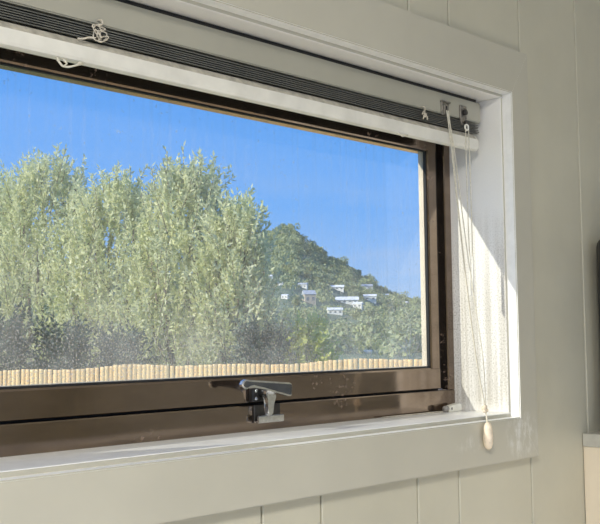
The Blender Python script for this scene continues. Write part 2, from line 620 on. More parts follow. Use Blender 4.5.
def casing(name, prof_in, prof_out):
    """mitred board: quad on the wall from the inner edge (two points) to the outer edge (two points)"""
    bm = bmesh.new()
    (a, b), (c, d) = prof_in, prof_out
    q = [a, b, d, c]
    f = [bm.verts.new((x, 0.0, z)) for x, z in q]
    k = [bm.verts.new((x, WY, z)) for x, z in q]
    bm.faces.new(f)
    bm.faces.new(k[::-1])
    for i in range(4):
        bm.faces.new((f[i], f[(i + 1) % 4], k[(i + 1) % 4], k[i]))
    inner = [e for e in bm.edges if {e.verts[0], e.verts[1]} in ({f[0], f[1]}, {f[2], f[3]})]
    bmesh.ops.bevel(bm, geom=inner, offset=0.0015, segments=2, affect='EDGES')
    bmesh.ops.recalc_face_normals(bm, faces=bm.faces)
    ctr = Vector((sum(p[0] for p in prof_out) / 2 - sum(p[0] for p in prof_in) / 2, 0, sum(p[1] for p in prof_out) / 2 - sum(p[1] for p in prof_in) / 2)).normalized()
    for fc in bm.faces:
        fc.material_index = 1 if fc.normal.dot(ctr) < -0.3 else 0
    o = obj(name, bm, 'casing', trim)
    o.data.materials.append(M['sill'])
    return o


g = 0.0003
casing('casing_board', ((XL - .005, .515), (0, .515)), ((OL, OT), (OR_, OT)))
casing('casing_board', ((0, .515 - g), (0, 0 + g)), ((OR_, OT - g), (OR_, OB + g)))
casing('casing_board', ((XL - .005, 0), (0, 0)), ((OL, OB), (OR_, OB)))
casing('casing_board', ((XL - .005, .515 - g), (XL - .005, 0 + g)), ((OL, OT - g), (OL, OB + g)))

lin = empty('trim_2', (0, 0, 0))
tag(lin, 'white gloss painted lining boards inside the window opening', 'window lining', kind='structure')
LB = 0.168
bv = 0.0008
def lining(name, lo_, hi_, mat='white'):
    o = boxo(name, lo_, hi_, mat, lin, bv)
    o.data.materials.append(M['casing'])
    for p in o.data.polygons:
        if p.normal.y < -.9:
            p.material_index = 1


lining('sill_board', (HX0, WY, HZ0), (HX1, LB, 0.006), 'sill')
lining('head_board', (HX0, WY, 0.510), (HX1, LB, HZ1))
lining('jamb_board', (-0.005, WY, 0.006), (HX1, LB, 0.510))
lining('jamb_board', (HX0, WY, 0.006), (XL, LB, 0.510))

# ================================================================== ALUMINIUM WINDOW
win = empty('window_1', (0, 0, 0))
tag(win, 'bronze brown aluminium awning window with dusty glass and lever latch', 'window', kind='structure')
FY, FB = 0.120, 0.166               # front and back of the outer frame
JX = -0.005
# outer frame: bottom, top, right, left (each a profile with a rebate)
bm = bmesh.new()
prism(bm, [(FY + .0008, .006), (FY, .0068), (FY, .0385), (FY + .0012, .0398), (FY + .006, .0400), (FY + .006, .030), (FB, .030), (FB, .006)], 'x', XL, JX)
obj('frame_bottom', bm, 'bronze', win)
bm = bmesh.new()
prism(bm, [(FY, .4720), (FY, .510), (FB, .510), (FB, .484), (FY + .006, .484), (FY + .006, .4720)], 'x', XL, JX)
obj('frame_top', bm, 'bronze', win)
for sgn, nm in ((1, 'frame_side'), (-1, 'frame_side')):
    bm = bmesh.new()
    e = JX if sgn > 0 else XL
    prism(bm, [(e, FY), (e - sgn * .0150, FY), (e - sgn * .0165, FY + .0015), (e - sgn * .0165, FY + .006), (e - sgn * .0150, FY + .007), (e - sgn * .0150, FB), (e, FB)], 'z', .0402, .4718)
    obj(nm, bm, 'bronze', win)
# sash
SY, SB = 0.1235, 0.158
SB2 = 0.1420
sx0, sx1, sz0, sz1 = XL + .034, -.039, .0425, .4685
gx0, gx1, gz0, gz1 = XL + .056, -.0615, .0770, .4310
sash = empty('sash', (0, 0, 0))
sash.parent = win
bm = bmesh.new()
prism(bm, [(SY, sz0 + .001), (SY + .001, sz0), (SB2, sz0), (SB2, gz0 - .004), (SY + .011, gz0 - .002), (SY + .006, gz0 + .0005), (SY + .0015, gz0 - .0005), (SY, gz0 - .003)], 'x', sx0, sx1)
obj('bottom_rail', bm, 'bronze', sash)
bm = bmesh.new()
prism(bm, [(SY, gz1 + .002), (SY + .002, gz1), (.1525, gz1), (.1525, gz1 + .004), (SB2, gz1 + .006), (SB2, sz1), (SY, sz1)], 'x', sx0, sx1)
obj('top_rail', bm, 'bronze', sash)
for sgn, (ga, oa) in ((1, (gx1, sx1)), (-1, (gx0, sx0))):
    bm = bmesh.new()
    prism(bm, [(ga + sgn * .002, SY), (ga, SY + .002), (ga, SB2), (oa, SB2), (oa, SY + .001), (oa - sgn * .001, SY)], 'z', gz0 - .002, gz1 + .002)
    obj('stile', bm, 'bronze', sash)
# black rubber seals along the glass and in the gap between sash and frame
GY = SY + .0075
for nm, lo_, hi_ in (('glazing_seal', (gx0, SY + .003, gz0 - .001), (gx1, GY - .0002, gz0 + .0022)),
                     ('glazing_seal', (gx0, SY + .003, gz1 - .0022), (gx1, GY - .0002, gz1 + .001)),
                     ('glazing_seal', (gx1 - .0022, SY + .003, gz0), (gx1 + .001, GY - .0002, gz1)),
                     ('glazing_seal', (gx0 - .001, SY + .003, gz0), (gx0 + .0022, GY - .0002, gz1))):
    boxo(nm, lo_, hi_, 'gasket', sash)
boxo('pane', (gx0 - .004, GY, gz0 - .004), (gx1 + .004, GY + .0002, gz1 + .004), 'glass', sash)
boxo('sunlit_face_strip', (gx1 - .0022, GY + .0006, gz0 - .003), (gx1 - .0002, SB2 - .001, gz1), 'sunlit_strip', sash)  # tan strips added to stand for the sunlit inner faces of the sash
boxo('sunlit_face_strip', (gx0, GY + .0006, gz0 - .0035), (gx1 - .0024, SB2 - .001, gz0 + .0028), 'sunlit_strip', sash)
for nm, lo_, hi_ in (('weather_seal', (sx0 - .008, SB2 - .006, .0302), (sx1 + .010, SB2, sz0 - .0002)),
                     ('weather_seal', (sx1 + .0002, SB2 - .006, sz0), (JX - .0152, SB2, sz1)),
                     ('weather_seal', (XL + .0152, SB2 - .006, sz0), (sx0 - .0002, SB2, sz1)),
                     ('weather_seal', (sx0, SB2 - .006, sz1 + .0002), (sx1, SB2, .4838))):
    boxo(nm, lo_, hi_, 'gasket', win)

# latch: base on the sash, lever, post, keeper on the frame
latch = boxo('latch', (-.4610, .1165, .0440), (-.4290, SY + .001, .0630), 'darkmetal', win, .0015, 2)
for (x, z) in ((-.4545, .0585), (-.4545, .0485)):
    bm = bmesh.new()
    r = bmesh.ops.create_uvsphere(bm, u_segments=10, v_segments=6, radius=.0028)
    bmesh.ops.scale(bm, vec=(1, .5, 1), verts=r['verts'])
    bmesh.ops.translate(bm, vec=(x, .1163, z), verts=r['verts'])
    obj('screw', bm, 'chrome', latch, True)
# lever seen with its broad dark face, chrome rim
out = [(-.5025, .0665), (-.5035, .0695), (-.5015, .0735), (-.4965, .0757), (-.4870, .0745), (-.4600, .0722), (-.4190, .0688), (-.4150, .0672), (-.4138, .0635),
       (-.4142, .0530), (-.4160, .0508), (-.4200, .0508), (-.4420, .0560), (-.4660, .0622), (-.4840, .0662), (-.4900, .0655), (-.4950, .0632), (-.4995, .0638)]
bm = bmesh.new()
prism(bm, out, 'y', .0890, .0955)
fe = [e for e in bm.edges if all(abs(v.co.y - .0890) < 1e-6 for v in e.verts)]
bmesh.ops.bevel(bm, geom=fe, offset=.0014, segments=2, affect='EDGES')
lev = obj('lever', bm, 'chrome', latch)
cx, cz = sum(p[0] for p in out) / len(out), sum(p[1] for p in out) / len(out)
bm = bmesh.new()
inn = []
for i, p in enumerate(out):
    a, b = Vector(out[i - 1]), Vector(out[(i + 1) % len(out)])
    d = (b - a).normalized()
    nrm = Vector((d.y, -d.x))
    if nrm.dot(Vector((cx, cz)) - Vector(p)) < 0 and not (-.498 < p[0] < -.43 and p[1] < .067):
        nrm = -nrm
    if -.498 < p[0] < -.43 and p[1] < .067:
        nrm = Vector((0.1, 1)).normalized()
    inn.append((p[0] + nrm.x * .0021, p[1] + nrm.y * .0021))
prism(bm, inn, 'y', .0884, .0900)
obj('lever_face', bm, 'lever', latch)
bm = bmesh.new()
tube(bm, [(-.4455, .1175, .0560), (-.4455, .1020, .0595), (-.4450, .0945, .0600)], [.0062, .0062, .0055], 14)
obj('pivot', bm, 'chrome', latch, True)
bm = bmesh.new()
prism(bm, [(-.4520, .0590), (-.4340, .0575), (-.4330, .0500), (-.4385, .0420), (-.4385, .0290), (-.4420, .0262), (-.4470, .0262), (-.4482, .0300), (-.4475, .0420)], 'y', .1000, .1085)
bmesh.ops.bevel(bm, geom=list(bm.edges), offset=.0010, segments=2, affect='EDGES')
obj('tongue', bm, 'chrome', latch)
kp = empty('keeper', (0, 0, 0))
kp.parent = win
boxo('keeper_plate', (-.4570, .1178, .0165), (-.4090, FY + .0003, .0398), 'darkmetal', kp, .0006)
bm = bmesh.new()
prism(bm, [(.1176, .0165), (.1095, .0165), (.1080, .0180), (.1080, .0250), (.1095, .0262), (.1110, .0250), (.1110, .0192), (.1176, .0192)], 'x', -.4580, -.4120)
obj('keeper_lip', bm, 'chrome', kp)

# ================================================================== VENETIAN BLIND
bl = empty('venetian_blind', (-0.5, 0.06, 0.50))
tag(bl, 'raised venetian blind with pale headrail and stacked dark slats above the glass', 'blind')
BO = Vector((0.5, -0.06, -0.50))
BX0 = XL + .012


def bpart(name, bm, mat, smooth=False, parent=None):
    bmesh.ops.translate(bm, vec=BO, verts=bm.verts)
    return obj(name, bm, mat, parent or bl, smooth)


bm = bmesh.new()
# open-topped channel
prism(bm, [(.0500, .4705), (.0500, .5030), (.0508, .5030), (.0508, .4715), (.0742, .4715), (.0742, .5030), (.0750, .5030), (.0750, .4705)], 'x', BX0, -.0165)
bmesh.ops.bevel(bm, geom=[e for e in bm.edges if all(abs(v.co.y - .05) < 1e-6 and abs(v.co.z - .4705) < 1e-6 for v in e.verts)], offset=.0015, segments=2, affect='EDGES')
bpart('headrail', bm, 'rail')
bm = bmesh.new()
box(bm, (BX0 + .002, .0545, .5034), (-.0200, .0745, .5096))
bpart('gap_shade_strip', bm, 'gasket')  # black strip added to put shade into the gap above the headrail
n_sl = 6
for i in range(n_sl):
    z = .4515 + i * .0027
    bm = bmesh.new()
    dx = R.uniform(-.0018, .0018)
    dy = R.uniform(-.0009, .0009)
    prof = []
    for k in range(7):
        s = k / 6
        prof.append((.0485 + dy + s * .025, z + .0016 * (1 - (2 * s - 1) ** 2)))
    prof += [(p[0], p[1] + .0014) for p in reversed(prof)]
    prism(bm, prof, 'x', BX0 + .004 + dx, -.0235 + dx)
    bpart('slat', bm, 'slat')
bm = bmesh.new()
prism(bm, [(.0465, .4285), (.0478, .4252), (.0510, .4236), (.0560, .4236), (.0600, .4262), (.0735, .4370), (.0735, .4435), (.0690, .4500), (.0560, .4508), (.0525, .4500), (.0465, .4420)], 'x', BX0 + .006, -.0320)
bmesh.ops.bevel(bm, geom=[e for e in bm.edges if abs(e.verts[0].co.x - e.verts[1].co.x) < 1e-6], offset=.0012, segments=1, affect='EDGES')
bmesh.ops.recalc_face_normals(bm, faces=bm.faces)
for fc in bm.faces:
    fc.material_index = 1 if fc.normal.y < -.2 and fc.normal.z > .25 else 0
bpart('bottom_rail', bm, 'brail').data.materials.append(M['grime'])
# end cap of the bottom rail
bm = bmesh.new()
prism(bm, [(.0475, .4285), (.0510, .4245), (.0560, .4245), (.0600, .4272), (.0728, .4375), (.0728, .4430), (.0690, .4490), (.0530, .4490), (.0475, .4410)], 'x', -.0318, -.0262)
bpart('end_cap', bm, 'brail')


def tangle(c, size, n, seed, rad=.0008):
    rr = random.Random(seed)
    pts = [c + Vector((0, 0, size * 1.1))]
    for i in range(n):
        pts.append(c + Vector((rr.uniform(-1, 1) * size, rr.uniform(-.5, .1) * size * .6, rr.uniform(-1, .8) * size)))
    return spline(pts, 7)


# frayed ladder cord knots hanging in front of the slats, and loops under the rail
bm = bmesh.new()
c0 = Vector((-.751, .0440, .4590))
tube(bm, tangle(c0, .0095, 13, 5), .0008, 5)
tube(bm, spline([c0 + Vector((.002, .006, .016)), c0 + Vector((.004, 0, .0150)), c0 + Vector((.003, -.001, .010)), c0 + Vector((-.004, 0, .008)), c0 + Vector((-.007, 0, .004))]), .0011, 6)
tube(bm, tangle(c0 + Vector((.004, 0, -.003)), .0075, 9, 8), .0007, 5)
tube(bm, spline([c0 + Vector((-.004, 0, -.006)), c0 + Vector((-.012, .001, -.007)), c0 + Vector((-.018, .001, -.0095)), c0 + Vector((-.024, .004, -.010))]), .0011, 6)
bpart('cord_knot', bm, 'oldcord', True)
bm = bmesh.new()
tube(bm, spline([(-.799, .050, .4245), (-.7995, .0445, .4205), (-.796, .0435, .4165), (-.789, .0435, .4165), (-.781, .044, .4195), (-.774, .0455, .4225), (-.768, .049, .4242)]), .00125, 6)
tube(bm, spline([(-.792, .050, .4240), (-.790, .0445, .4205), (-.7935, .044, .4170)]), .0009, 6)
bmesh.ops.translate(bm, vec=(0, 0, -.002), verts=[v for v in bm.verts if v.co.z < .4225])
bpart('ladder_loop', bm, 'cord', True)
bm = bmesh.new()
c1 = Vector((-.1725, .0455, .4590))
tube(bm, tangle(c1, .0065, 10, 21), .0008, 5)
tube(bm, spline([c1 + Vector((0, .006, .014)), c1 + Vector((.002, -.001, .012)), c1 + Vector((.001, -.001, .005)), c1 + Vector((.008, 0, -.001)), c1 + Vector((.009, 0, -.006))]), .0011, 6)
bpart('cord_knot', bm, 'oldcord', True)
bm = bmesh.new()
tube(bm, spline([(-.231, .050, .4240), (-.231, .0445, .4215), (-.2275, .044, .4195), (-.222, .044, .4205), (-.213, .0455, .4230), (-.209, .049, .4242)]), .0011, 6)
bpart('ladder_loop', bm, 'cord', True)
# cord lock and tilter brackets on the headrail
bm = bmesh.new()
box(bm, (-.1235, .0470, .4680), (-.1045, .0502, .4885), .0008)
box(bm, (-.1190, .0450, .4690), (-.1165, .0472, .4840), .0004)
box(bm, (-.1110, .0450, .4690), (-.1085, .0472, .4840), .0004)
box(bm, (-.1245, .0440, .4880), (-.1035, .0510, .4905), .0006)
lock = bpart('cord_lock', bm, 'steel')
bm = bmesh.new()
box(bm, (-.1163, .0460, .4700), (-.1112, .0471, .4830))
bpart('cord_slot', bm, 'gasket', parent=lock)
bm = bmesh.new()
prism(bm, [(-.0745, .4915), (-.0575, .4915), (-.0575, .4680), (-.0610, .4600), (-.0700, .4600), (-.0745, .4680)], 'y', .0470, .0502)
bmesh.ops.bevel(bm, geom=list(bm.edges), offset=.0006, segments=1, affect='EDGES')
for x in (-.0715, -.0605):
    for z in (.4870, .4720):
        r = bmesh.ops.create_uvsphere(bm, u_segments=8, v_segments=5, radius=.0018)
        bmesh.ops.translate(bm, vec=(x, .0468, z), verts=r['verts'])
tilt = bpart('tilter', bm, 'steel')
bm = bmesh.new()
tube(bm, [(-.0660, .0470, .4800), (-.0660, .0420, .4800)], .0045, 12)
tube(bm, [(-.0660, .0455, .4640), (-.0660, .0415, .4640)], .0030, 10)
bpart('tilt_spool', bm, 'darkmetal', parent=tilt)
# white eyelet loop below the tilter
bm = bmesh.new()
ring = [Vector((-.0655 + .0045 * math.cos(a * math.pi / 8), .0425, .4560 + .0045 * math.sin(a * math.pi / 8))) for a in range(17)]
tube(bm, ring, .0014, 6)
bpart('eyelet', bm, 'plastic', True)


# tilt cords, two strands ending in small clear tassels
def strand(pts, rad=.00085, mat='cord', name='cord'):
    bm = bmesh.new()
    tube(bm, spline(pts, 10), rad, 6)
    return bpart(name, bm, mat, True)


strand([(-.0690, .0420, .4600), (-.0695, .0420, .4000), (-.0680, .0420, .3000), (-.0665, .0420, .2500)], name='tilt_cord')
strand([(-.0610, .0420, .4580), (-.0600, .0420, .4000), (-.0585, .0420, .3000), (-.0585, .0420, .2500)], name='tilt_cord')
for x in (-.0665, -.0585):
    bm = bmesh.new()
    lathe(bm, [(.0008, .062), (.0013, .059), (.0015, .03), (.0018, .002), (.0013, 0.0)], (x, .0420, .1900), 10)
    bpart('cord_tassel', bm, 'plastic', True)
# pull cords falling forward over the sill to the pull
strand([(-.1150, .0450, .4760), (-.1135, .0400, .4300), (-.1090, .0260, .2600), (-.1070, .0080, .1000), (-.1060, -.0060, .0230)], name='pull_cord')
strand([(-.1100, .0450, .4760), (-.1085, .0410, .4300), (-.1045, .0280, .2600), (-.1045, .0090, .1000), (-.1050, -.0060, .0230)], name='pull_cord')
strand([(-.1125, .0460, .4760), (-.1050, .0400, .4200), (-.0960, .0290, .2800), (-.0905, .0170, .1700), (-.0905, .0060, .0950), (-.1010, -.0040, .0300), (-.1040, -.0060, .0230)], name='pull_cord')
# knot, short string and carved cream pull
bm = bmesh.new()
rr = random.Random(4)
for i in range(7):
    r = bmesh.ops.create_icosphere(bm, subdivisions=2, radius=rr.uniform(.0026, .0038))
    bmesh.ops.translate(bm, vec=(-.1050 + rr.uniform(-.005, .005), -.0062 + rr.uniform(-.002, .002), .0195 + rr.uniform(-.004, .004)), verts=r['verts'])
bpart('cord_joiner', bm, 'shell', True)
strand([(-.1050, -.0062, .0180), (-.1048, -.0075, .0080), (-.1048, -.0085, -.0010)], .0013, name='pull_cord')
bm = bmesh.new()
lathe(bm, [(.0018, .0000), (.0042, -.0015), (.0058, -.0050), (.0070, -.0140), (.0076, -.0240), (.0070, -.0320), (.0050, -.0375), (.0020, -.0395)], (-.1048, -.0095, .0000), 18)
bpart('cord_pull', bm, 'shell', True)

# ================================================================== CLEAT on the sill by the jamb
cl = empty('cord_cleat', (-.032, .1065, .006))
tag(cl, 'small white plastic catch with grey knob on the sill by the right jamb', 'catch')
bm = bmesh.new()
prism(bm, [(-.015, .0), (.0185, .0), (.0200, .004), (.0185, .0110), (.0150, .0128), (-.010, .0100), (-.015, .0070)], 'y', -.0060, .0060)
bmesh.ops.bevel(bm, geom=list(bm.edges), offset=.0012, segments=2, affect='EDGES')
obj('cleat_body', bm, 'plastic', cl)
bm = bmesh.new()
tube(bm, [(-.0220, -.0010, .0052), (-.0160, -.0010, .0055)], [.0048, .0052], 14)
obj('knob', bm, 'greyplastic', cl, True)
bm = bmesh.new()
tube(bm, [(-.009, -.0064, .0055), (-.009, -.0058, .0055)], .0022, 10)
obj('screw', bm, 'steel', cl, True)

bm = bmesh.new()
tube(bm, spline([(-.022, .002, .0012), (-.05, .006, .0012), (-.09, .005, .0012), (-.13, .008, .0012), (-.17, .006, .0012)]), .0009, 6)
obj('loose_cord', bm, 'oldcord', cl, True)

# ================================================================== BENCH, CABINET AND DARK APPLIANCE at the right
bt = boxo('bench_top', (.2230, -.60, -.0655), (X1 - .001, WY - .001, -.0432), 'stone', None, .0015, 2)
tag(bt, 'pale grey bench top against the plank wall at the right edge', 'bench top')
cb = empty('cabinet', (.9, -.28, ZF))
tag(cb, 'pale timber cabinet under the grey bench top', 'cabinet')
def cpart(nm, lo_, hi_, mat, par, bev=.001):
    o_ = Vector((.9, -.28, ZF))
    return boxo(nm, tuple(Vector(lo_) - o_), tuple(Vector(hi_) - o_), mat, par, bev)
cpart('side_panel', (.2250, -.57, ZF), (.2490, WY - .001, -.0656), 'cabinet', cb)
cpart('body', (.2492, -.55, ZF), (X1 - .001, WY - .001, -.0656), 'cabinet', cb)
for i in range(3):
    xa = .255 + i * .545
    d = cpart('door', (xa, -.57, ZF + .1), (xa + .54, -.5505, -.075), 'cabinet', cb, .002)
    cpart('handle', (xa + .45, -.592, -.30), (xa + .462, -.5702, -.18), 'steel', d, .002)
ap = empty('appliance', (.43, -.10, -.0432))
tag(ap, 'tall charcoal appliance standing on the grey bench top', 'appliance')
o_ = Vector((.43, -.10, -.0432))
boxo('housing', tuple(Vector((.2580, -.22, -.0382)) - o_), tuple(Vector((.60, .004, .300)) - o_), 'dark', ap, .018, 4)
boxo('front_panel', tuple(Vector((.30, -.2230, -.01)) - o_), tuple(Vector((.58, -.2195, .275)) - o_), 'screen', ap, .001)
for x in (.31, .57):
    for y in (-.19, -.02):
        bm = bmesh.new()
        lathe(bm, [(.012, 0), (.012, .0055)], (x - o_.x, y - o_.y, 0), 12)
        obj('foot', bm, 'gasket', ap)

# ================================================================== OUTSIDE
GZ = -1.62
tag(boxo('ground', (-12, WB + .001, GZ - .3), (45, 30, GZ), 'lawn'), 'lawn outside the window', 'ground', kind='structure')

# ---- bamboo fence
FA, FBn = Vector((2.63, 8.345)), Vector((6.08, 3.59))
fdir = (FBn - FA).normalized()
fnor = Vector((-fdir.y, fdir.x))
fl = (FBn - FA).length
fence = empty('bamboo_fence', (FA.x, FA.y, GZ))
fence.rotation_euler = (0, 0, math.atan2(fdir.y, fdir.x))
tag(fence, 'tan bamboo pole fence with uneven tops behind the window', 'fence')
pole_me = []
for v in range(4):
    bm = bmesh.new()
    zz = [0, .32, .335, .66, .675, .985, 1.0]
    rr_ = [.021, .0205, .0225, .020, .0222, .020, .0195]
    tube(bm, [(0.002 * math.sin(v + z * 5), 0.002 * math.cos(v * 2 + z * 4), z) for z in zz], [r * (1 + .06 * (v - 1.5)) for r in rr_], 8)
    bmesh.ops.scale(bm, vec=(1.08, .35, 1), verts=bm.verts)
    me = bpy.data.meshes.new('bamboo_pole')
    bmesh.ops.recalc_face_normals(bm, faces=bm.faces)
    bm.to_mesh(me)
    bm.free()
    me.polygons.foreach_set('use_smooth', [len(p.vertices) == 4 for p in me.polygons])
    me.materials.append(M['bamboo'])
    pole_me.append(me)
s = 0.0
while s < fl:
    o = bpy.data.objects.new('bamboo_pole', pole_me[R.randrange(4)])
    top = -0.168 + .0190 * s + .009 * math.sin(s * 6.3) + .010 * math.sin(s * 2.9 + 1) + R.uniform(-.004, .004)
    o.parent = fence
    o.location = (s, R.uniform(-.004, .004), 0)
    o.scale = (1, 1, top - GZ)
    o.rotation_euler = (0, R.uniform(-.003, .003), R.choice((0, math.pi)))
    COL.objects.link(o)
    s += R.uniform(.041, .047)
for z in (.35, 1.15):
    boxo('fence_rail', (-.05, .026, z), (fl + .05, .066, z + .07), 'rope', fence, .004)


# ---- leaves
def leaf_mesh(name, leaves, mat):
    """leaves: (pos, along, side, length, width, tone); a leaf is a folded 4-point blade"""
    vs_, fs, tones = [], [], []
    for p, a, sd_, L, w, tn in leaves:
        i = len(vs_)
        m = p + a * (L * .45)
        vs_ += [p[:], (m + sd_ * w)[:], (p + a * L)[:], (m - sd_ * w)[:]]
        fs.append((i, i + 1, i + 2, i + 3))
        tones += [tn] * 4
    me = bpy.data.meshes.new(name)
    me.from_pydata(vs_, [], fs)
    at = me.attributes.new('leaf_tone', 'FLOAT', 'POINT')
    at.data.foreach_set('value', tones)
    me.materials.append(M[mat])
    return me


def shrub(name, label, base, height, radius, n_shoot, mat, seed, group=None, cat='tree', leaf=(.055, .011), shoot_len=.45,
          per=26, low=.12, upright=.8, twig='bark', shape=1.0):
    rr = random.Random(seed)
    root = empty(name, base)
    tag(root, label, cat, group)
    bmw = bmesh.new()
    # trunk and main limbs
    fork = Vector((rr.uniform(-.05, .05), rr.uniform(-.05, .05), height * .22))
    tube(bmw, [(0, 0, -.05), (0.02, 0, height * .1), fork], [height * .022, height * .018, height * .015], 8)
    bml = bmesh.new()
    for k in range(9):
        a = k * 2.4 + rr.uniform(-.3, .3)
        rd = radius * rr.uniform(.25, .7)
        top = Vector((math.cos(a) * rd, math.sin(a) * rd, height * rr.uniform(.65, .95)))
        mid = fork.lerp(top, .5) + Vector((math.cos(a), math.sin(a), 0)) * radius * .15
        tube(bml, spline([fork, mid, top], 4), [height * .010 * (1 - .09 * j) for j in range(9)], 6)
    obj('trunk', bmw, twig, root, True)
    obj('branch', bml, twig, root, True)
    leaves = []
    bmt = bmesh.new()
    for i in range(n_shoot):
        # point in a crown that swells at mid height and tapers to feathery tops
        h = low + (1 - low) * rr.random() ** .85
        prof = (math.sin(math.pi * min(1, (h * .86 + .12))) ** .55) * shape
        a = rr.uniform(0, 2 * math.pi)
        q = math.sqrt(rr.random())
        q = 1 - (1 - q) * .8
        lump = 1 + .10 * math.sin(3 * a + seed) * math.sin(5 * h + seed * .7) + .16 * math.sin(9 * a + 14 * h) * math.sin(17 * h + 3 * a)
        rd = radius * prof * q * lump
        p = Vector((math.cos(a) * rd, math.sin(a) * rd, height * h - shoot_len * .6))
        d = Vector((math.cos(a) * (1 - upright) * 1.3 + rr.gauss(0, .22), math.sin(a) * (1 - upright) * 1.3 + rr.gauss(0, .22), upright + rr.gauss(0, .12))).normalized()
        L = shoot_len * rr.uniform(.6, 1.25)
        tn0 = rr.random()
        bend = Vector((rr.gauss(0, .12), rr.gauss(0, .12), .1))
        if i % 3 == 0:
            tube(bmt, [p, p + d * L * .5 + bend * L * .12, p + d * L + bend * L * .4], [.006, .004, .002], 4, False)
        for k in range(per):
            s_ = (k + rr.random()) / per
            pp = p + d * (L * s_) + bend * (L * .4 * s_ * s_)
            v = Vector((rr.gauss(0, 1), rr.gauss(0, 1), rr.gauss(0, 1)))
            al = (d * .75 + v.normalized() * .75).normalized()
            sd_ = al.cross(Vector((rr.gauss(0, 1), rr.gauss(0, 1), rr.gauss(0, 1)))).normalized()
            leaves.append((pp, al, sd_, leaf[0] * rr.uniform(.7, 1.3), leaf[1] * rr.uniform(.7, 1.3), min(1, max(0, .55 * tn0 + .45 * rr.random()))))
    obj('twig', bmt, twig, root)['kind'] = 'stuff'
    fo = link_mesh('foliage', leaf_mesh('foliage', leaves, mat), None, root)
    fo['kind'] = 'stuff'
    return root


def ground_at(px, depth):
    """foot of something at horizontal depth `depth` straight below a pixel column"""
    p = at_depth(px, 337, depth)
    return (p.x, p.y, GZ)


olive = [  # px column, depth, top pixel row, radius, shoots, label
    (-18, 15.4, 184, 1.25, 900, 'silvery green tree at the left edge of the glass'),
    (46, 14.4, 160, 1.10, 1000, 'tallest silvery green tree, below the frayed cord knot of the blind'),
    (116, 13.3, 180, 1.00, 1000, 'silvery green tree second from the left tall one, mid hedge'),
    (186, 12.2, 168, 0.86, 1000, 'tall silvery green tree above the left end of the latch, feathery pointed top'),
    (237, 11.3, 208, 0.50, 640, 'shorter silvery green tree at the right end of the row, beside the hill'),
]
for i, (px, dp, ty, rad, n, lab) in enumerate(olive):
    h = CAM.z + (337.5 - ty) / F_PX * dp - GZ
    shrub('olive_tree', lab, ground_at(px, dp), h, rad, n, 'olive', 31 + i, 'row of silvery trees behind the fence', per=30, leaf=(.075, .014), upright=.85)
# dark understorey in front of the tree row
for i, (px, dp, ty, rad, lab) in enumerate([(0, 10.5, 312, .30, 'dark green bush at the lower left corner of the glass'),
                                            (62, 10.6, 322, .28, 'dark green bush below the tallest silvery tree'),
                                            (122, 10.7, 330, .26, 'low dark green bush, third from the left edge'),
                                            (262, 10.4, 322, .16, 'dark green bush under the shortest silvery tree')]):
    h = CAM.z + (337.5 - ty) / F_PX * dp - GZ
    shrub('dark_bush', lab, ground_at(px, dp), h, rad, 330, 'darkleaf', 71 + i, 'dark bushes along the fence', 'bush', (.06, .014), .3, 20, .25, .6)
h = CAM.z + (337.5 - 322) / F_PX * 11.4 - GZ
shrub('lime_bush', 'yellow green leafy bush just above the fence, left of the hill houses', ground_at(300, 11.4), h, .36, 260, 'limeleaf', 91, None, 'bush', (.085, .030), .25, 14, .4, .6)


# bare pale shrub at the right
def bare(name, label, base, height, spread, seed):
    rr = random.Random(seed)
    root = empty(name, base)
    tag(root, label, 'shrub')
    def grow(bm, p, d, L, r, lev):
        pts = [p]
        for k in range(5):
            d = (d + Vector((rr.gauss(0, .10), rr.gauss(0, .10), rr.gauss(.02, .05)))).normalized()
            pts.append(pts[-1] + d * L / 5)
        tube(bm, pts, [r * (1 - .12 * k) for k in range(6)], 5)
        if lev < 3:
            for k in range(3 if lev else 4):
                q = pts[rr.randrange(2, 6)]
                dd = (d + Vector((rr.gauss(0, .45), rr.gauss(0, .45), rr.uniform(-.25, .15)))).normalized()
                grow(bm, q, dd, L * rr.uniform(.45, .7), r * .5, lev + 1)
    for k in range(5):
        bm = bmesh.new()
        a = k * 2 * math.pi / 5 + rr.uniform(-.4, .4)
        grow(bm, Vector((0, 0, -.03)), Vector((math.cos(a) * spread, math.sin(a) * spread, 1)).normalized(), height * .72, .013, 0)
        obj('branch', bm, 'paletwig', root, True)
    return root


bare('bare_shrub', 'leafless pale twiggy shrub at the lower right of the glass', ground_at(408, 12.6), (CAM.z + (337 - 290) / F_PX * 10.6 - GZ) * .66, .20, 5)

# ---- hill
EB = Vector((0.736, 0.677))
EA = Vector((0.677, -0.736))
prof = [(-400, 60), (-260, 52), (-160, 55), (-100, 62), (-72, 76), (-57, 92), (-45, 99), (-34, 97), (-24, 86), (-5, 74), (13, 64), (26, 56), (39, 46), (55, 36), (80, 31), (130, 27), (260, 20), (500, 12)]


def lerp_prof(a):
    if a <= prof[0][0]:
        return prof[0][1]
    for (x0, y0), (x1, y1) in zip(prof, prof[1:]):
        if a <= x1:
            s_ = (a - x0) / (x1 - x0)
            return y0 + (y1 - y0) * s_
    return prof[-1][1]


def hill_z(a, b):
    """height over the camera's eye level; a to the right, b away from the house"""
    ar = a * 850.0 / max(b, 220)
    H = .25 * lerp_prof(ar - 5) + .5 * lerp_prof(ar) + .25 * lerp_prof(ar + 5)
    nz = noise.fractal(Vector((a * .012, b * .012, 1.3)), 1.0, 2.0, 3)
    if b < 260:
        s_ = (b - 40) / 220
        return -3.2 + 3.4 * s_ + nz * 1.0
    if b <= 850:
        s_ = (b - 260) / 590
        return .2 + (H - 5) * s_ ** 1.15 + nz * 4.0 * (1 - .6 * s_) * min(1, s_ * 4)
    s_ = (b - 850) / 500
    return .2 + (H - 5) * max(0, 1 - s_ * .9) + nz * 2


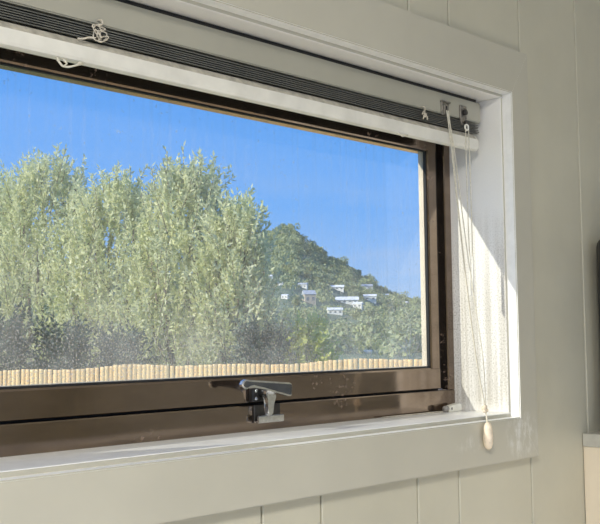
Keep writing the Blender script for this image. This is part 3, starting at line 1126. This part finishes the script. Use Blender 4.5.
def hill_pt(a, b, dz=0.0):
    return Vector((CAM.x + EA.x * a + EB.x * b, CAM.y + EA.y * a + EB.y * b, CAM.z + hill_z(a, b) + dz))


bs = [40, 60, 85, 115, 150, 190, 230] + [260 + 22 * i for i in range(28)] + [880, 930, 1000, 1100, 1250]
ts = [(-.42 + i * .84 / 120) for i in range(121)]
vsl = [hill_pt(t_ * b, b)[:] for b in bs for t_ in ts]
fsl = []
for i in range(len(bs) - 1):
    for k in range(120):
        q = i * 121 + k
        fsl.append((q, q + 1, q + 122, q + 121))
me = bpy.data.meshes.new('hill')
me.from_pydata(vsl, [], fsl)
me.polygons.foreach_set('use_smooth', [True] * len(fsl))
hill = link_mesh('hill', me, 'hillground')
tag(hill, 'bush covered hill rising to a blunt peak beyond the fence', 'hill', kind='structure')

# canopy meshes (unit radius): a lumpy core with leaf sprays
can = []
for v in range(5):
    rr = random.Random(200 + v)
    lv = []
    for bl_ in range(7):
        c = Vector((rr.gauss(0, .38), rr.gauss(0, .38), rr.uniform(.35, 1.15)))
        rb = rr.uniform(.38, .58)
        tn0 = rr.random()
        for k in range(80):
            n_ = Vector((rr.gauss(0, 1), rr.gauss(0, 1), rr.gauss(.15, 1))).normalized()
            p = c + n_ * rb * rr.uniform(.85, 1.05)
            al = (n_ * .4 + Vector((rr.gauss(0, 1), rr.gauss(0, 1), rr.gauss(0, 1))).normalized()).normalized()
            sd_ = al.cross(n_)
            sd_ = sd_.normalized() if sd_.length > .05 else al.orthogonal().normalized()
            lv.append((p, al, sd_, rr.uniform(.16, .28), rr.uniform(.07, .12), min(1, .6 * tn0 + .4 * rr.random())))
    can.append(leaf_mesh('hill_tree', lv, 'hillleaf'))
rr = random.Random(77)
houses = [  # px, py (foot of the walls), width in px, wall height in px, roof, wall, label
    (268, 280, 8, 3.2, 'hroof', 'hwall', 'leftmost small white house high on the hill, next to the trees'),
    (280, 286, 5, 2.6, 'hroof2', 'hwall', 'small grey roofed house near the left of the hill houses'),
    (303, 288, 8, 3.2, 'hroof2', 'hwall', 'grey roofed house left of the tan one, highest roof at mid slope'),
    (309, 304, 10, 8.0, 'hroof2', 'hwall2', 'tan two storey house on the hillside'),
    (285, 298, 6, 2.6, 'hroof', 'hwall', 'tiny white house just left of the tan house'),
    (337, 290, 12, 2.6, 'hroof', 'hwall', 'wide white house above the long roofed one'),
    (347, 303, 19, 2.8, 'hroof', 'hwall', 'longest white house across the middle of the hillside'),
    (335, 314, 13, 4.0, 'hroof', 'hwall', 'white house just below the long roofed one'),
    (358, 308, 8, 3.6, 'hroof', 'hwall', 'white gabled house touching the right end of the long one'),
    (366, 290, 11, 3.4, 'hroof2', 'hwall', 'grey roofed white house on the upper right slope'),
    (370, 301, 11, 4.0, 'hroof', 'hwall', 'white house below the grey roofed one on the right'),
    (386, 298, 5, 2.6, 'hroof', 'hwall', 'small white house near the foot of the ridge'),
    (405, 306, 6, 2.8, 'hroof2', 'hwall2', 'low tan walled house right of the hill'),
    (367, 353, 8, 3.0, 'hroof', 'hwall', 'pale shed low on the slope just above the fence'),
]
hpos = []
for (px, py, wpx, hpx, rf, wm, lab) in houses:
    # walk out along the column until the terrain is met at that pixel row
    best = None
    for k in range(400):
        bb = 60 + k * 2
        dd = at_depth(px, py, bb) - CAM
        a_ = dd.x * EA.x + dd.y * EA.y
        b_ = dd.x * EB.x + dd.y * EB.y
        e = abs(dd.z - hill_z(a_, b_))
        if bb > 90 and (best is None or e < best[0] - 1e-6) and (best is None or e < best[0]):
            best = (e, a_, b_)
    _, a_, b_ = best
    w, wh = 1.12 * wpx * b_ / F_PX, 1.25 * hpx * b_ / F_PX
    dp = max(.55 * w, 1.5 * wh)
    base = hill_pt(a_, b_, -.3)
    root = empty('house', base)
    root.rotation_euler = (0, 0, math.atan2(EA.y, EA.x) + rr.uniform(-.35, .35))
    tag(root, lab, 'house', 'houses on the hillside')
    boxo('wall', (-w / 2, -dp / 2, -1.5), (w / 2, dp / 2, wh), wm, root)
    bm = bmesh.new()
    ov, rh = .05 * w, dp * .30
    prism(bm, [(-dp / 2 - ov, wh - .05), (dp / 2 + ov, wh - .05), (dp / 2 + ov, wh + .12), (0, wh + rh), (-dp / 2 - ov, wh + .12)], 'x', -w / 2 - ov, w / 2 + ov)
    obj('roof', bm, rf, root)
    nw = max(2, int(wpx / 4))
    for k in range(nw):
        cx_ = -w / 2 + (k + .5) * w / nw
        boxo('window', (cx_ - w / nw * .22, -dp / 2 - .05, wh * .40), (cx_ + w / nw * .22, -dp / 2 + .02, wh * .74), 'hglass', root)
    hpos.append((a_, b_, max(w, dp)))

cnt = 0
tries = 0
placed = []
def tree_label(a_, b):
    if b > 770:
        return 'round topped green tree on the skyline of the hill'
    if b > 430:
        return 'round topped green tree on the upper hillside among the white houses'
    return 'round topped green tree on the lower slope between houses and fence'

while cnt < 296 and tries < 20000:
    tries += 1
    u = rr.random()
    b = 150 + 700 * u ** .8 if rr.random() > .22 else rr.uniform(120, 300)
    if rr.random() < .2:
        b = rr.uniform(780, 862)
    t_ = rr.uniform(-.105, .125)
    a_ = t_ * b
    cr = rr.uniform(3.0, 5.2) * (.45 + .55 * min(1, b / 600))
    skip = False
    for (ha, hb, hw) in hpos:
        if abs(a_ / b - ha / hb) * hb < hw * .55 + cr * .7 and hb - 95 * min(1, hb / 400) < b < hb + 4:
            skip = True
            break
    if skip or any((a_ - q[0]) ** 2 + (b - q[1]) ** 2 < (1.08 * (cr + q[2])) ** 2 for q in placed):
        continue
    placed.append((a_, b, cr))
    o = bpy.data.objects.new('hill_tree', can[rr.randrange(5)])
    o.location = hill_pt(a_, b, -cr * .35)
    o.rotation_euler = (0, 0, rr.uniform(0, 6.28))
    o.scale = (cr, cr, cr * rr.uniform(.85, 1.25))
    COL.objects.link(o)
    tag(o, tree_label(a_, b), 'tree', 'trees on the skyline' if b > 770 else 'trees on the upper hillside' if b > 430 else 'trees on the lower slope')
    cnt += 1

# the rest of the bush on the hill: far too many crowns to count
lv = []
k = 0
while k < 1500:
    b = rr.uniform(110, 880) if rr.random() < .6 else rr.uniform(420, 880)
    a_ = rr.uniform(-.13, .15) * b
    cr = rr.uniform(2.0, 4.2) * (.45 + .55 * min(1, b / 600))
    if any(abs(a_ / b - ha / hb) * hb < hw * .5 + cr * .8 and hb - 60 * min(1, hb / 400) < b < hb + 4 for (ha, hb, hw) in hpos):
        k += .2
        continue
    k += 1
    o3 = hill_pt(a_, b, 0)
    tn0 = rr.random()
    for j in range(70):
        n_ = Vector((rr.gauss(0, 1), rr.gauss(0, 1), abs(rr.gauss(0, 1)))).normalized()
        al = (n_ * .4 + Vector((rr.gauss(0, 1), rr.gauss(0, 1), rr.gauss(0, 1))).normalized()).normalized()
        sd_ = al.cross(n_)
        sd_ = sd_.normalized() if sd_.length > .05 else al.orthogonal().normalized()
        lv.append((o3 + n_ * cr * rr.uniform(.8, 1.05), al, sd_, cr * rr.uniform(.25, .45), cr * rr.uniform(.12, .20), min(1, .6 * tn0 + .4 * rr.random())))
link_mesh('bush', leaf_mesh('bush', lv, 'hillleaf'), None, hill)['kind'] = 'stuff'
